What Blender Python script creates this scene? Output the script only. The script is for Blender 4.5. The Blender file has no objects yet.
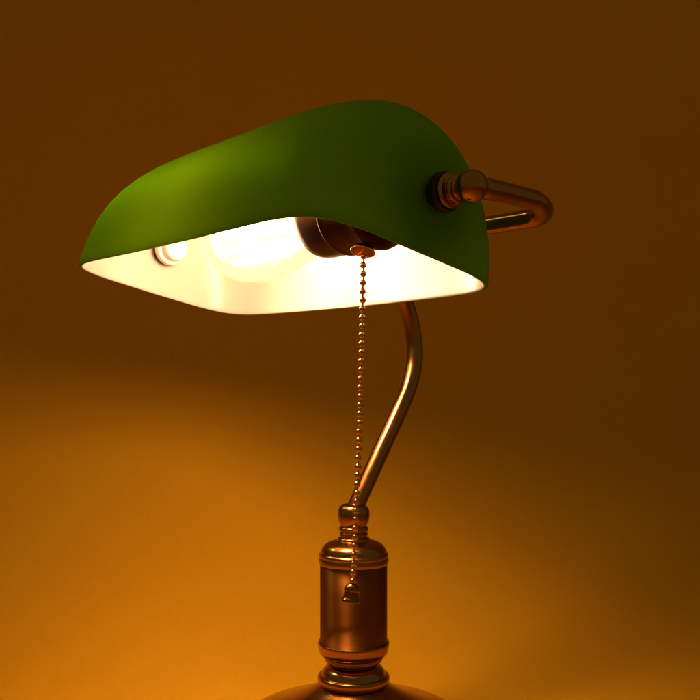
import bpy, bmesh, math
from mathutils import Vector, Matrix

# ------------------------------------------------------------------ scene
scn = bpy.context.scene
col = scn.collection
scn.view_settings.view_transform = 'Standard'
scn.view_settings.look = 'None'
scn.view_settings.exposure = 0
scn.view_settings.gamma = 1
scn.cycles.max_bounces = 10
scn.cycles.diffuse_bounces = 6
scn.cycles.transparent_max_bounces = 16
scn.cycles.sample_clamp_indirect = 15
scn.cycles.caustics_reflective = False
scn.cycles.caustics_refractive = False
scn.cycles.use_denoising = True
CM = 0.01                                   # every length below is in centimetres


# ------------------------------------------------------------------ materials
def new_mat(name):
    m = bpy.data.materials.new(name)
    m.use_nodes = True
    return m, m.node_tree.nodes, m.node_tree.links, m.node_tree.nodes['Principled BSDF']


def metal(name, base, rough, brushed=False, grime=0.25, spec_var=0.06, scale=60):
    m, n, l, p = new_mat(name)
    tc = n.new('ShaderNodeTexCoord')
    nz = n.new('ShaderNodeTexNoise')
    nz.inputs['Scale'].default_value = scale
    nz.inputs['Detail'].default_value = 6
    l.new(tc.outputs['Object'], nz.inputs['Vector'])
    ramp = n.new('ShaderNodeMix')
    ramp.data_type = 'RGBA'
    ramp.inputs[6].default_value = (*[c * (1 - grime) for c in base], 1)
    ramp.inputs[7].default_value = (*[min(1, c * (1 + grime)) for c in base], 1)
    l.new(nz.outputs['Fac'], ramp.inputs[0])
    l.new(ramp.outputs[2], p.inputs['Base Color'])
    p.inputs['Metallic'].default_value = 1
    mr = n.new('ShaderNodeMapRange')
    mr.inputs['To Min'].default_value = rough - spec_var
    mr.inputs['To Max'].default_value = rough + spec_var
    l.new(nz.outputs['Fac'], mr.inputs['Value'])
    l.new(mr.outputs[0], p.inputs['Roughness'])
    if brushed:                              # fine rings turned round the upright axis
        p.inputs['Anisotropic'].default_value = 1.0
        p.inputs['Anisotropic Rotation'].default_value = 0.25
        tg = n.new('ShaderNodeTangent')
        tg.direction_type = 'RADIAL'
        tg.axis = 'Z'
        l.new(tg.outputs[0], p.inputs['Tangent'])
        mp = n.new('ShaderNodeMapping')
        mp.inputs['Scale'].default_value = (20, 20, 3000)
        l.new(tc.outputs['Object'], mp.inputs['Vector'])
        l.new(mp.outputs[0], nz.inputs['Vector'])
        nz.inputs['Scale'].default_value = 1
    return m


BRASS = metal('antique brass', (0.40, 0.19, 0.055), 0.20)
BRUSHED = metal('brushed antique brass', (0.29, 0.115, 0.020), 0.64, brushed=True)
BELL = metal('dark brass pull', (0.30, 0.115, 0.022), 0.18)
CHAIN = metal('bright brass chain', (0.70, 0.36, 0.13), 0.22)
DARK = metal('dark bronze', (0.045, 0.017, 0.004), 0.42)
m, n, l, p = new_mat('cream plastic')
p.inputs['Base Color'].default_value = (0.6, 0.55, 0.45, 1)
p.inputs['Roughness'].default_value = 0.35
PALE = m

m, n, l, p = new_mat('black rubber')
p.inputs['Base Color'].default_value = (0.012, 0.008, 0.004, 1)
p.inputs['Roughness'].default_value = 0.6
RUBBER = m

# green cased glass (outer skin)
m, n, l, p = new_mat('green cased glass')
tc = n.new('ShaderNodeTexCoord')
nz = n.new('ShaderNodeTexNoise')
nz.inputs['Scale'].default_value = 9
nz.inputs['Detail'].default_value = 4
l.new(tc.outputs['Object'], nz.inputs['Vector'])
mx = n.new('ShaderNodeMix')
mx.data_type = 'RGBA'
mx.inputs[6].default_value = (0.075, 0.31, 0.003, 1)
mx.inputs[7].default_value = (0.09, 0.35, 0.004, 1)
l.new(nz.outputs['Fac'], mx.inputs[0])
n.remove(p)
df = n.new('ShaderNodeBsdfDiffuse')
l.new(mx.outputs[2], df.inputs['Color'])
gs = n.new('ShaderNodeBsdfGlossy')
gs.inputs['Color'].default_value = (0.24, 0.48, 0.008, 1)
gs.inputs['Roughness'].default_value = 0.46
tl = n.new('ShaderNodeBsdfTranslucent')
tl.inputs['Color'].default_value = (0.18, 0.34, 0.002, 1)
lw = n.new('ShaderNodeFresnel')
lw.inputs['IOR'].default_value = 1.4
m1 = n.new('ShaderNodeMixShader')
m1.inputs[0].default_value = 0.36
l.new(df.outputs[0], m1.inputs[1])
l.new(tl.outputs[0], m1.inputs[2])
m2 = n.new('ShaderNodeMixShader')
l.new(lw.outputs[0], m2.inputs[0])
l.new(m1.outputs[0], m2.inputs[1])
l.new(gs.outputs[0], m2.inputs[2])
l.new(m2.outputs[0], n['Material Output'].inputs[0])
GREEN = m

# opal lining of the shade
m, n, l, p = new_mat('opal glass lining')
p.inputs['Base Color'].default_value = (0.40, 0.345, 0.30, 1)
p.inputs['Roughness'].default_value = 0.28
p.inputs['Specular IOR Level'].default_value = 0.25
tl = n.new('ShaderNodeBsdfTranslucent')
tl.inputs['Color'].default_value = (0.7, 0.7, 0.6, 1)
ms = n.new('ShaderNodeMixShader')
ms.inputs[0].default_value = 0.2
l.new(p.outputs[0], ms.inputs[1])
l.new(tl.outputs[0], ms.inputs[2])
l.new(ms.outputs[0], n['Material Output'].inputs[0])
OPAL = m

# light bulb
m, n, l, p = new_mat('lit clear glass')
n.remove(p)
tr = n.new('ShaderNodeBsdfTransparent')
tr.inputs['Color'].default_value = (1, 0.97, 0.9, 1)
gl = n.new('ShaderNodeBsdfGlossy')
gl.inputs['Color'].default_value = (0.85, 0.62, 0.3, 1)
gl.inputs['Roughness'].default_value = 0.05
em = n.new('ShaderNodeEmission')
em.inputs['Color'].default_value = (1, 0.66, 0.38, 1)
em.inputs['Strength'].default_value = 0.66
fr = n.new('ShaderNodeFresnel')
fr.inputs['IOR'].default_value = 1.35
mxs = n.new('ShaderNodeMixShader')
add = n.new('ShaderNodeAddShader')
l.new(fr.outputs[0], mxs.inputs[0])
l.new(tr.outputs[0], mxs.inputs[1])
l.new(gl.outputs[0], mxs.inputs[2])
l.new(mxs.outputs[0], add.inputs[0])
l.new(em.outputs[0], add.inputs[1])
l.new(add.outputs[0], n['Material Output'].inputs[0])
GLASS = m

m, n, l, p = new_mat('glowing filament')
n.remove(p)
em = n.new('ShaderNodeEmission')
em.inputs['Color'].default_value = (1, 0.62, 0.36, 1)
em.inputs['Strength'].default_value = 57
l.new(em.outputs[0], n['Material Output'].inputs[0])
FILAMENT = m

# painted paper backdrop
m, n, l, p = new_mat('warm paper backdrop')
tc = n.new('ShaderNodeTexCoord')
nz = n.new('ShaderNodeTexNoise')
nz.inputs['Scale'].default_value = 4
nz.inputs['Detail'].default_value = 8
l.new(tc.outputs['Object'], nz.inputs['Vector'])
mx = n.new('ShaderNodeMix')
mx.data_type = 'RGBA'
mx.inputs[6].default_value = (0.68, 0.325, 0.006, 1)
mx.inputs[7].default_value = (0.74, 0.362, 0.008, 1)
l.new(nz.outputs['Fac'], mx.inputs[0])
gn = n.new('ShaderNodeTexNoise')                      # paper grain
gn.inputs['Scale'].default_value = 650
gn.inputs['Detail'].default_value = 2
l.new(tc.outputs['Object'], gn.inputs['Vector'])
gr = n.new('ShaderNodeMapRange')
gr.inputs['From Min'].default_value = 0.25
gr.inputs['From Max'].default_value = 0.75
gr.inputs['To Min'].default_value = 0.955
gr.inputs['To Max'].default_value = 1.045
l.new(gn.outputs['Fac'], gr.inputs['Value'])
gm = n.new('ShaderNodeMix')
gm.data_type = 'RGBA'
gm.blend_type = 'MULTIPLY'
gm.inputs[0].default_value = 1
l.new(mx.outputs[2], gm.inputs[6])
l.new(gr.outputs[0], gm.inputs[7])
l.new(gm.outputs[2], p.inputs['Base Color'])
p.inputs['Roughness'].default_value = 0.75
p.inputs['Specular IOR Level'].default_value = 0.12
w1 = n.new('ShaderNodeTexNoise')
w1.inputs['Scale'].default_value = 10
w1.inputs['Detail'].default_value = 5
w1.inputs['Distortion'].default_value = 1.5
l.new(tc.outputs['Object'], w1.inputs['Vector'])
bp = n.new('ShaderNodeBump')
bp.inputs['Strength'].default_value = 0.22
bp.inputs['Distance'].default_value = 0.006
l.new(w1.outputs['Fac'], bp.inputs['Height'])
l.new(bp.outputs[0], p.inputs['Normal'])
PAPER = m


# ------------------------------------------------------------------ helpers
def obj(name, bm, mats, parent=None, smooth=True):
    me = bpy.data.meshes.new(name)
    bmesh.ops.recalc_face_normals(bm, faces=bm.faces)
    bmesh.ops.scale(bm, vec=(CM, CM, CM), verts=bm.verts)
    for f in bm.faces:
        f.smooth = smooth
    bm.to_mesh(me)
    bm.free()
    o = bpy.data.objects.new(name, me)
    for mt in (mats if isinstance(mats, (list, tuple)) else [mats]):
        me.materials.append(mt)
    col.objects.link(o)
    o.parent = parent
    return o


def lathe(bm, prof, frame=None, n=64, caps=True):
    """prof: (radius, height) pairs spun round the local z axis of frame (a Matrix)."""
    frame = frame or Matrix()
    rings = []
    for r, h in prof:
        if r < 1e-6:
            rings.append([bm.verts.new(frame @ Vector((0, 0, h)))])
        else:
            rings.append([bm.verts.new(frame @ Vector((r * math.cos(2 * math.pi * k / n), r * math.sin(2 * math.pi * k / n), h))) for k in range(n)])
    for a, b in zip(rings, rings[1:]):
        for k in range(n):
            k2 = (k + 1) % n
            if len(a) == 1 and len(b) == 1:
                continue
            if len(a) == 1:
                bm.faces.new((a[0], b[k], b[k2]))
            elif len(b) == 1:
                bm.faces.new((a[k], b[0], a[k2]))
            else:
                bm.faces.new((a[k], b[k], b[k2], a[k2]))
    if caps:
        for ring in (rings[0], rings[-1]):
            if len(ring) > 2:
                bm.faces.new(ring)
    return bm


def spline(pts, per=10):
    """centripetal Catmull-Rom through the points."""
    P = [Vector(q) for q in pts]
    P = [2 * P[0] - P[1]] + P + [2 * P[-1] - P[-2]]
    out = []
    for i in range(1, len(P) - 2):
        p0, p1, p2, p3 = P[i - 1:i + 3]
        t0 = 0
        t1 = t0 + max(1e-6, (p1 - p0).length) ** 0.5
        t2 = t1 + max(1e-6, (p2 - p1).length) ** 0.5
        t3 = t2 + max(1e-6, (p3 - p2).length) ** 0.5
        for k in range(per):
            t = t1 + (t2 - t1) * k / per
            a1 = p0 * ((t1 - t) / (t1 - t0)) + p1 * ((t - t0) / (t1 - t0))
            a2 = p1 * ((t2 - t) / (t2 - t1)) + p2 * ((t - t1) / (t2 - t1))
            a3 = p2 * ((t3 - t) / (t3 - t2)) + p3 * ((t - t2) / (t3 - t2))
            b1 = a1 * ((t2 - t) / (t2 - t0)) + a2 * ((t - t0) / (t2 - t0))
            b2 = a2 * ((t3 - t) / (t3 - t1)) + a3 * ((t - t1) / (t3 - t1))
            out.append(b1 * ((t2 - t) / (t2 - t1)) + b2 * ((t - t1) / (t2 - t1)))
    out.append(P[-2])
    return out


def round_prof(prof, per=5):
    """smooth a lathe profile, keeping repeated points as corners."""
    runs, cur = [], [prof[0]]
    for q in prof[1:]:
        if q == cur[-1]:
            runs.append(cur)
            cur = [q]
        else:
            cur.append(q)
    runs.append(cur)
    out = []
    for r in runs:
        if len(r) == 1:
            continue
        s = [(max(0, v.x), v.y) for v in spline([(a, b, 0) for a, b in r], per)]
        out += s if not out else s[1:]
    return out


def tube(bm, pts, r, n=24, caps=True):
    pts = [Vector(q) for q in pts]
    rings = []
    t0 = (pts[1] - pts[0]).normalized()
    nv = t0.orthogonal().normalized()
    for i, q in enumerate(pts):
        t = (pts[min(i + 1, len(pts) - 1)] - pts[max(i - 1, 0)]).normalized()
        nv = (nv - t * nv.dot(t)).normalized()
        b = t.cross(nv)
        rings.append([bm.verts.new(q + r * (math.cos(2 * math.pi * k / n) * nv + math.sin(2 * math.pi * k / n) * b)) for k in range(n)])
    for a, b in zip(rings, rings[1:]):
        for k in range(n):
            bm.faces.new((a[k], a[(k + 1) % n], b[(k + 1) % n], b[k]))
    if caps:
        bm.faces.new(rings[0])
        bm.faces.new(rings[-1])
    return bm


def ball(bm, c, r, n=16):
    bmesh.ops.create_uvsphere(bm, u_segments=n, v_segments=max(6, n // 2), radius=r, matrix=Matrix.Translation(c))


def axis_frame(o, zdir):
    z = Vector(zdir).normalized()
    x = z.orthogonal().normalized()
    y = z.cross(x)
    return Matrix(((x.x, y.x, z.x, o[0]), (x.y, y.y, z.y, o[1]), (x.z, y.z, z.z, o[2]), (0, 0, 0, 1)))


# ------------------------------------------------------------------ lamp layout
TH, TAU = math.radians(50.4855), math.radians(12.3484)
Z = Vector((0, 0, 1))
U = Vector((math.cos(TH), -math.sin(TH), 0))         # long axis of the shade
V = Vector((math.sin(TH), math.cos(TH), 0))          # towards the back of the lamp
YD = math.cos(TAU) * V - math.sin(TAU) * Z           # the shade is tipped: its back edge hangs lower
ZD = math.sin(TAU) * V + math.cos(TAU) * Z
HC = 26.6                                            # eye height above the table
PIV = Vector((-5.8726, -4.869, 10.8175 + HC))        # middle of the pivot axis
SA, SB, SH, ZP = 16.1978, 7.8785, 10.4291, 3.8338    # half length, half depth, height, pivot height


def S(x, y, z):                                      # shade coordinates -> world
    return PIV + x * U + y * YD + (z - ZP) * ZD


lamp = bpy.data.objects.new('table_lamp', None)
lamp.empty_display_size = 0.05
col.objects.link(lamp)
lamp['label'] = "lit antique brass banker's lamp with green glass shade and beaded pull chain"
lamp['category'] = 'lamp'


# ------------------------------------------------------------------ shade
def spow(c, e):
    return math.copysign(abs(c) ** e, c)


def shade_ring(t, inset, nq=44):
    h = min(math.sin(t), 1 - 1e-9)
    px = 10.7735 * (1 - h) + 4 * h
    py = 4.6746 * (1 - h) + 2 * h
    A = (SA - inset) * (1 - h ** 4.8127) ** (1 / 4.8127)
    B = (SB - inset) * (1 - h ** 2.3117) ** (1 / 1.7428)
    quad = []
    M = 900
    for k in range(M + 1):
        f = k / M * math.pi / 2
        # denser towards both ends, where the exponents bunch the curve
        f = math.pi / 2 * (0.5 - 0.5 * math.cos(math.pi * k / M)) if 0 < k < M else (0 if k == 0 else math.pi / 2)
        f = math.pi / 2 * (0.5 - 0.5 * math.cos(2 * f)) if 0 < k < M else f
        quad.append((A * max(0, math.cos(f)) ** (2 / px), B * max(0, math.sin(f)) ** (2 / py)) if 0 < k < M else ((A, 0) if k == 0 else (0, B)))
    ln = [0]
    for a, b in zip(quad, quad[1:]):
        ln.append(ln[-1] + math.hypot(b[0] - a[0], b[1] - a[1]))
    q = []
    j = 0
    for k in range(nq + 1):
        tgt = ln[-1] * k / nq
        while j < M - 1 and ln[j + 1] < tgt:
            j += 1
        s = (tgt - ln[j]) / max(1e-9, ln[j + 1] - ln[j])
        q.append((quad[j][0] + s * (quad[j + 1][0] - quad[j][0]), quad[j][1] + s * (quad[j + 1][1] - quad[j][1])))
    full = q[:-1] + [(-x, y) for x, y in q[::-1]][:-1] + [(-x, -y) for x, y in q][:-1] + [(x, -y) for x, y in q[::-1]][:-1]
    out = []
    f2 = (1 - h) ** 2
    for x, y in full:
        zz = (SH - inset) * h + f2 * (0.175 * (x / A) ** 2 + 0.039 * (y / B) ** 2)
        out.append(S(x, y - 0.159 * h * h, zz))
    return out


THICK = 0.26
bm = bmesh.new()
NT = 56
ts = [math.pi / 2 * (1 - (1 - k / NT) ** 1.35) * 0.9985 for k in range(NT + 1)]
outer = [[bm.verts.new(q) for q in shade_ring(t, 0)] for t in ts]
inner = [[bm.verts.new(q) for q in shade_ring(t, THICK)] for t in ts]
lip = []
for k in range(5):
    ang = math.pi * (k + 1) / 6
    ring = []
    for a, b in zip(outer[0], inner[0]):
        c = (a.co + b.co) / 2
        d = (a.co - b.co) / 2
        ring.append(bm.verts.new(c + d * math.cos(ang) - ZD * 0.12 * math.sin(ang)))
    lip.append(ring)


def skin(rings, mat):
    n = len(rings[0])
    for a, b in zip(rings, rings[1:]):
        for k in range(n):
            f = bm.faces.new((a[k], a[(k + 1) % n], b[(k + 1) % n], b[k]))
            f.material_index = mat


def close_top(ring, mat):
    n = len(ring)
    for k in range(n // 2):
        a, b, c, d = ring[k], ring[k + 1], ring[(n - k - 1) % n], ring[(n - k) % n]
        vs = []
        for q in (a, b, c, d):
            if q not in vs:
                vs.append(q)
        if len(vs) > 2:
            bm.faces.new(vs).material_index = mat


skin(outer, 0)
close_top(outer[-1], 0)
skin([outer[0]] + lip[:4], 0)
skin(lip[3:] + [inner[0]], 1)
skin(inner, 1)
close_top(inner[-1], 1)
shade = obj('shade', bm, [GREEN, OPAL], lamp)

# screw that holds the far end of the shade, seen on the lining
XE = 16.15
bm = bmesh.new()
fr_ = axis_frame(S(-XE + THICK - 0.05, 0.3, ZP), U)
lathe(bm, [(1.1, 0), (1.16, 0.5), (1.0, 0.56)], fr_, 40)
obj('washer', bm, RUBBER, shade)
bm = bmesh.new()
lathe(bm, round_prof([(1.2, 0.57), (1.2, 0.57), (1.27, 0.63), (1.27, 1.1), (1.2, 1.2), (1.06, 1.24), (1.06, 1.24), (0.98, 1.28), (1.0, 1.4), (1.0, 1.95), (0.9, 2.12), (0.6, 2.2), (0, 2.22)]), fr_, 40)
obj('screw_cap', bm, PALE, shade)

# ------------------------------------------------------------------ pivot knobs
def pivot_knob(side):
    fr_ = axis_frame(S(side * (XE - 0.02), 0.3, ZP) - 0.12 * Z, side * U)
    bm = bmesh.new()
    prof = [(0.9, 1.1), (0.9, 1.1), (1.0, 1.14), (1.02, 1.3), (0.9, 1.4), (0.78, 1.43), (0.78, 1.43), (0.66, 1.5), (0.62, 1.58), (0.64, 1.64), (0.64, 1.64),
            (0.80, 1.68), (0.84, 1.8), (0.78, 1.9), (0.62, 1.98), (0.58, 2.05), (0.58, 2.12)]
    prof = round_prof(prof, 4)
    R, c = 0.92, 2.86
    a0 = math.asin(0.58 / R)
    for k in range(1, 25):
        a = a0 + (math.pi - a0) * k / 24
        prof.append((R * math.sin(a) if k < 24 else 0, c - R * math.cos(a)))
    lathe(bm, prof, fr_, 48)
    kn = obj('pivot_knob', bm, BRASS, lamp)
    bm = bmesh.new()
    lathe(bm, round_prof([(0.8, -0.1), (0.8, 0.5), (0.8, 0.5), (1.1, 0.52), (1.16, 0.6), (1.16, 0.98), (1.08, 1.1), (0.9, 1.12)]), fr_, 40)
    obj('washer', bm, RUBBER, kn)
    return fr_ @ Vector((0, 0, c))


ball_near = pivot_knob(1)
ball_far = pivot_knob(-1)

# ------------------------------------------------------------------ yoke and stem
XB = (ball_near - PIV).dot(U)
W1, RC = 8.1, 2.5
zb = ball_near.z


def YK(x, w):
    t = min(1, max(0, (w - 4.6) / (W1 - 4.6)))
    zz = zb - 0.62 * t * t * (3 - 2 * t)
    q = PIV + x * U + w * V
    return Vector((q.x, q.y, zz))


pts = [YK(XB, w) for w in (0.3, 1.5, 3, W1 - RC)]
pts += [YK(XB - RC + RC * math.cos(a), W1 - RC + RC * math.sin(a)) for a in [math.pi / 2 * k / 12 for k in range(1, 13)]]
pts += [YK(x, W1) for x in (12, 8, 4, 0, -4, -8, -12)]
pts += [YK(-XB + RC - RC * math.sin(a), W1 - RC + RC * math.cos(a)) for a in [math.pi / 2 * k / 12 for k in range(0, 13)]]
pts += [YK(-XB, w) for w in (3, 1.5, 0.3)]
TR = 0.6
obj('yoke', tube(bmesh.new(), pts, TR), BRASS, lamp)


def PX(y):                                           # heights read off the upright lamp axis
    return HC - (y - 379.0816) / 13.1923


zbar = YK(0, W1).z
wbar = (PIV + W1 * V).dot(V)
stem_pts = [(0.0, PX(512)), (0.38, -9.42 + HC), (2.55, -5.93 + HC), (4.6, -2.65 + HC), (5.85, -0.4 + HC), (6.38, 1.7 + HC), (6.18, 3.75 + HC), (5.35, 6.04 + HC),
            (3.6, 8.3 + HC), (1.6, 9.5 + HC), (wbar, zbar)]
obj('stem', tube(bmesh.new(), spline([w * V + z * Z for w, z in stem_pts], 12), TR + 0.05, 32), BRASS, lamp)

# ------------------------------------------------------------------ column, ball joint, foot
K = 13.1923


def prof_px(rows):
    return [(r / K, PX(y)) for r, y in rows]


bm = bmesh.new()
lathe(bm, round_prof(prof_px([(13.6, 537.2), (13.6, 537.2), (14.2, 534), (14.0, 532.5), (13.0, 531.5), (13.0, 531.5), (14.4, 530.5), (14.8, 528.5), (14.2, 527), (12.8, 526.2), (12.8, 526.2),
                              (13.6, 524.5), (15.4, 520), (16.1, 515), (15.6, 510), (13.2, 506), (9, 503.8), (0, 503.2)])), n=64)
obj('ball_joint', bm, BRASS, lamp)

bm = bmesh.new()
lathe(bm, round_prof(prof_px([(33.6, 643), (33.6, 563), (33.6, 563)]), 3), n=96)
column = obj('column', bm, BRUSHED, lamp)
bm = bmesh.new()
lathe(bm, round_prof(prof_px([(33.0, 564.2), (33.0, 564.2), (34.3, 563.4), (35.1, 561), (35.1, 558), (34.4, 556.4), (34.4, 556.4), (34.9, 555.3), (34.7, 553.4), (33.4, 552.2), (33.4, 552.2),
                              (32.6, 549.5), (30.4, 546), (26.5, 543), (21, 541), (16.5, 540), (16.5, 540), (16.2, 538.6), (15.2, 537.4), (13, 537), (10, 537)])), n=96)
obj('top_cap', bm, BRASS, column)
bm = bmesh.new()
lathe(bm, round_prof(prof_px([(33.8, 641.2), (33.8, 641.2), (35.2, 641.0), (35.8, 642.4), (35.4, 646), (34.6, 650), (33.0, 653), (30.5, 655.4), (30.5, 655.4), (29.2, 656.2), (29.4, 658.2), (28.2, 660), (25.5, 662.4),
                              (23, 664), (20, 664.6)])), n=96)
obj('bottom_ring', bm, BRASS, column)

bm = bmesh.new()
lathe(bm, round_prof(prof_px([(18, 664.2), (24, 664.7), (27.5, 666.2), (30.2, 668.7), (31.6, 671.2), (32.4, 673.6), (32.4, 673.6), (34.8, 674), (36, 676), (35.8, 680), (34, 683), (30, 684)])), n=96)
obj('base_collar', bm, BRASS, lamp)

bm = bmesh.new()
lathe(bm, round_prof(prof_px([(28, 682.5), (35, 684.5), (42, 688.5), (52, 693.8), (66, 700), (82, 706.5), (98, 712), (107, 715.6), (111, 718.5), (111, 718.5), (113.0, 720.5), (113.8, 724.5), (113, 728), (111, 729.8), (111, 729.8), (60, 729.8)])), n=128)
obj('base', bm, BRASS, lamp)

# ------------------------------------------------------------------ socket and bulb (axis along the shade)
DROP = 0.35
BF = axis_frame(S(0, 0.1, ZP - DROP), U)             # height along this frame = x along the shade


bm = bmesh.new()
lathe(bm, round_prof([(2.0, 6.3), (2.46, 6.05), (2.46, 6.05), (2.52, 6.1), (2.52, 8.6), (2.52, 8.6)], 3), BF, 64, caps=False)
lathe(bm, [(2.0, 6.3), (2.0, 8.4)], BF, 64, caps=True)
socket = obj('socket', bm, DARK, lamp)
bm = bmesh.new()
lathe(bm, round_prof([(2.45, 8.5), (2.6, 8.56), (2.64, 8.7), (2.6, 8.84), (2.6, 8.84), (2.55, 9.0), (2.5, 11.4), (2.5, 11.4), (2.58, 11.5), (2.58, 11.7), (2.4, 12.0), (1.5, 12.5), (0.85, 12.7), (0.85, 12.7), (0.8, 12.8), (0.8, 16.0)], 4), BF, 64)
obj('socket_cap', bm, DARK, socket)

SD = (-1.0 * ZD - 0.12 * YD + 0.1 * U).normalized()  # direction of the chain spout
SP = S(10.85, 0.1, ZP - DROP)
SF = axis_frame(SP, SD)
bm = bmesh.new()
lathe(bm, round_prof([(0.42, 1.9), (0.42, 2.35), (0.46, 2.55), (0.46, 2.55), (0.62, 2.66), (0.75, 2.82), (0.77, 2.92), (0.7, 2.94), (0.54, 2.82), (0.3, 2.64), (0.18, 2.5)], 4), SF, 40)
obj('chain_spout', bm, BRASS, socket)

bm = bmesh.new()
bulb_prof = round_prof([(1.75, 6.2), (1.85, 5.4), (2.25, 4.2), (2.75, 2.6), (3.15, 0.8), (3.4, -0.8), (3.45, -2.2), (3.25, -3.7), (2.6, -5.0), (1.5, -5.9), (0, -6.2)], 6)
lathe(bm, bulb_prof, BF, 64, caps=False)
bulb = obj('light_bulb', bm, GLASS, lamp)
bm = bmesh.new()
fpts = []
for k in range(9):                                    # squirrel-cage filament hung round the glass stem
    a = 2 * math.pi * k / 9
    a2 = 2 * math.pi * (k + 0.5) / 9
    fpts.append(BF @ Vector((2.0 * math.cos(a), 2.0 * math.sin(a), -3.9)))
    fpts.append(BF @ Vector((1.5 * math.cos(a2), 1.5 * math.sin(a2), 2.2)))
tube(bm, spline(fpts, 8), 0.2, 8)
obj('filament', bm, FILAMENT, bulb)

# ------------------------------------------------------------------ pull chain
c0 = SF @ Vector((0, 0, 2.62))
c1 = Vector(((353.0 - 350) / 933.113 * (c0.y + 70.7316) - 0.2729, c0.y - 0.25, 0))
c1.z = HC - (581.5 - 379.0816) * (c1.y + 70.7316) / 933.113
NB = 39
bm = bmesh.new()
cpts = []
for k in range(NB):
    t = k / (NB - 1)
    q = c0.lerp(c1, t) + Vector((0.10 * math.sin(math.pi * t) + 0.012 * math.sin(k * 2.3), 0, 0))
    cpts.append(q)
for q in cpts:
    ball(bm, q, 0.202, 16)
tube(bm, cpts, 0.06, 8)
chain = obj('pull_chain', bm, CHAIN, lamp)

d = Vector((0.12, -0.1, -1)).normalized()
PFm = axis_frame(c1, Vector((-0.13, -0.10, -1)))
bm = bmesh.new()
lathe(bm, round_prof([(0.0, 0.1), (0.16, 0.12), (0.34, 0.22), (0.46, 0.38), (0.50, 0.52), (0.50, 0.52), (0.475, 0.57), (0.48, 0.98), (0.48, 0.98), (0.53, 1.04), (0.58, 1.12), (0.58, 1.2), (0.53, 1.25), (0.42, 1.22), (0, 1.15)], 4), PFm, 40)
obj('pull_bell', bm, BELL, chain)

# ------------------------------------------------------------------ backdrop: table surface sweeping up into the wall
WALL_Y, RAD = 50.0, 46.0
prof = [(-140, 0), (-60, 0), (0, 0)]
prof += [(WALL_Y - RAD + RAD * math.sin(a), RAD - RAD * math.cos(a)) for a in [math.pi / 2 * k / 24 for k in range(25)]]
prof += [(WALL_Y, 60), (WALL_Y, 220)]
bm = bmesh.new()
xs = [-220, -110, 0, 110, 220]
rows = [[bm.verts.new((x, y, z)) for x in xs] for y, z in prof]
for a, b in zip(rows, rows[1:]):
    for k in range(len(xs) - 1):
        bm.faces.new((a[k], a[k + 1], b[k + 1], b[k]))
bd = obj('backdrop', bm, PAPER)
bd['kind'] = 'structure'

# ------------------------------------------------------------------ light
ld = bpy.data.lights.new('bulb_light', 'POINT')
ld.energy = 4.4
ld.color = (1, 0.60, 0.35)
ld.shadow_soft_size = 0.031
lo = bpy.data.objects.new('bulb_light', ld)
lo.location = (BF @ Vector((0, 0, -1.4)) - 0.3 * ZD) * CM
col.objects.link(lo)

sd = bpy.data.lights.new('added_shade_fill', 'SPOT')  # added spot outside the view, brightens the left end and ridge of the shade
sd.energy = 11
sd.spot_size = math.radians(32)
sd.spot_blend = 1
sd.shadow_soft_size = 0.14
sd.color = (1, 0.86, 0.4)
so = bpy.data.objects.new('added_shade_fill', sd)
so.location = (-0.66, 0.26, 0.92)
so.rotation_euler = (Vector((-0.26, 0.03, 0.39)) - Vector(so.location)).to_track_quat('-Z', 'Y').to_euler()
col.objects.link(so)

w = bpy.data.worlds.new('World')
scn.world = w
w.use_nodes = True
bg = w.node_tree.nodes['Background']
bg.inputs['Color'].default_value = (1, 0.75, 0.28, 1)
bg.inputs['Strength'].default_value = 0.11

# ------------------------------------------------------------------ camera
cd = bpy.data.cameras.new('camera')
cd.sensor_width = 36
cd.lens = 36 * 933.113 / 700
cd.shift_y = (379.0816 - 350) / 700
cd.clip_end = 100
cd.clip_start = 0.01
co = bpy.data.objects.new('camera', cd)
co.location = (-0.2729 * CM, -70.7316 * CM, HC * CM)
co.rotation_euler = (math.pi / 2, 0, 0)
col.objects.link(co)
scn.camera = co
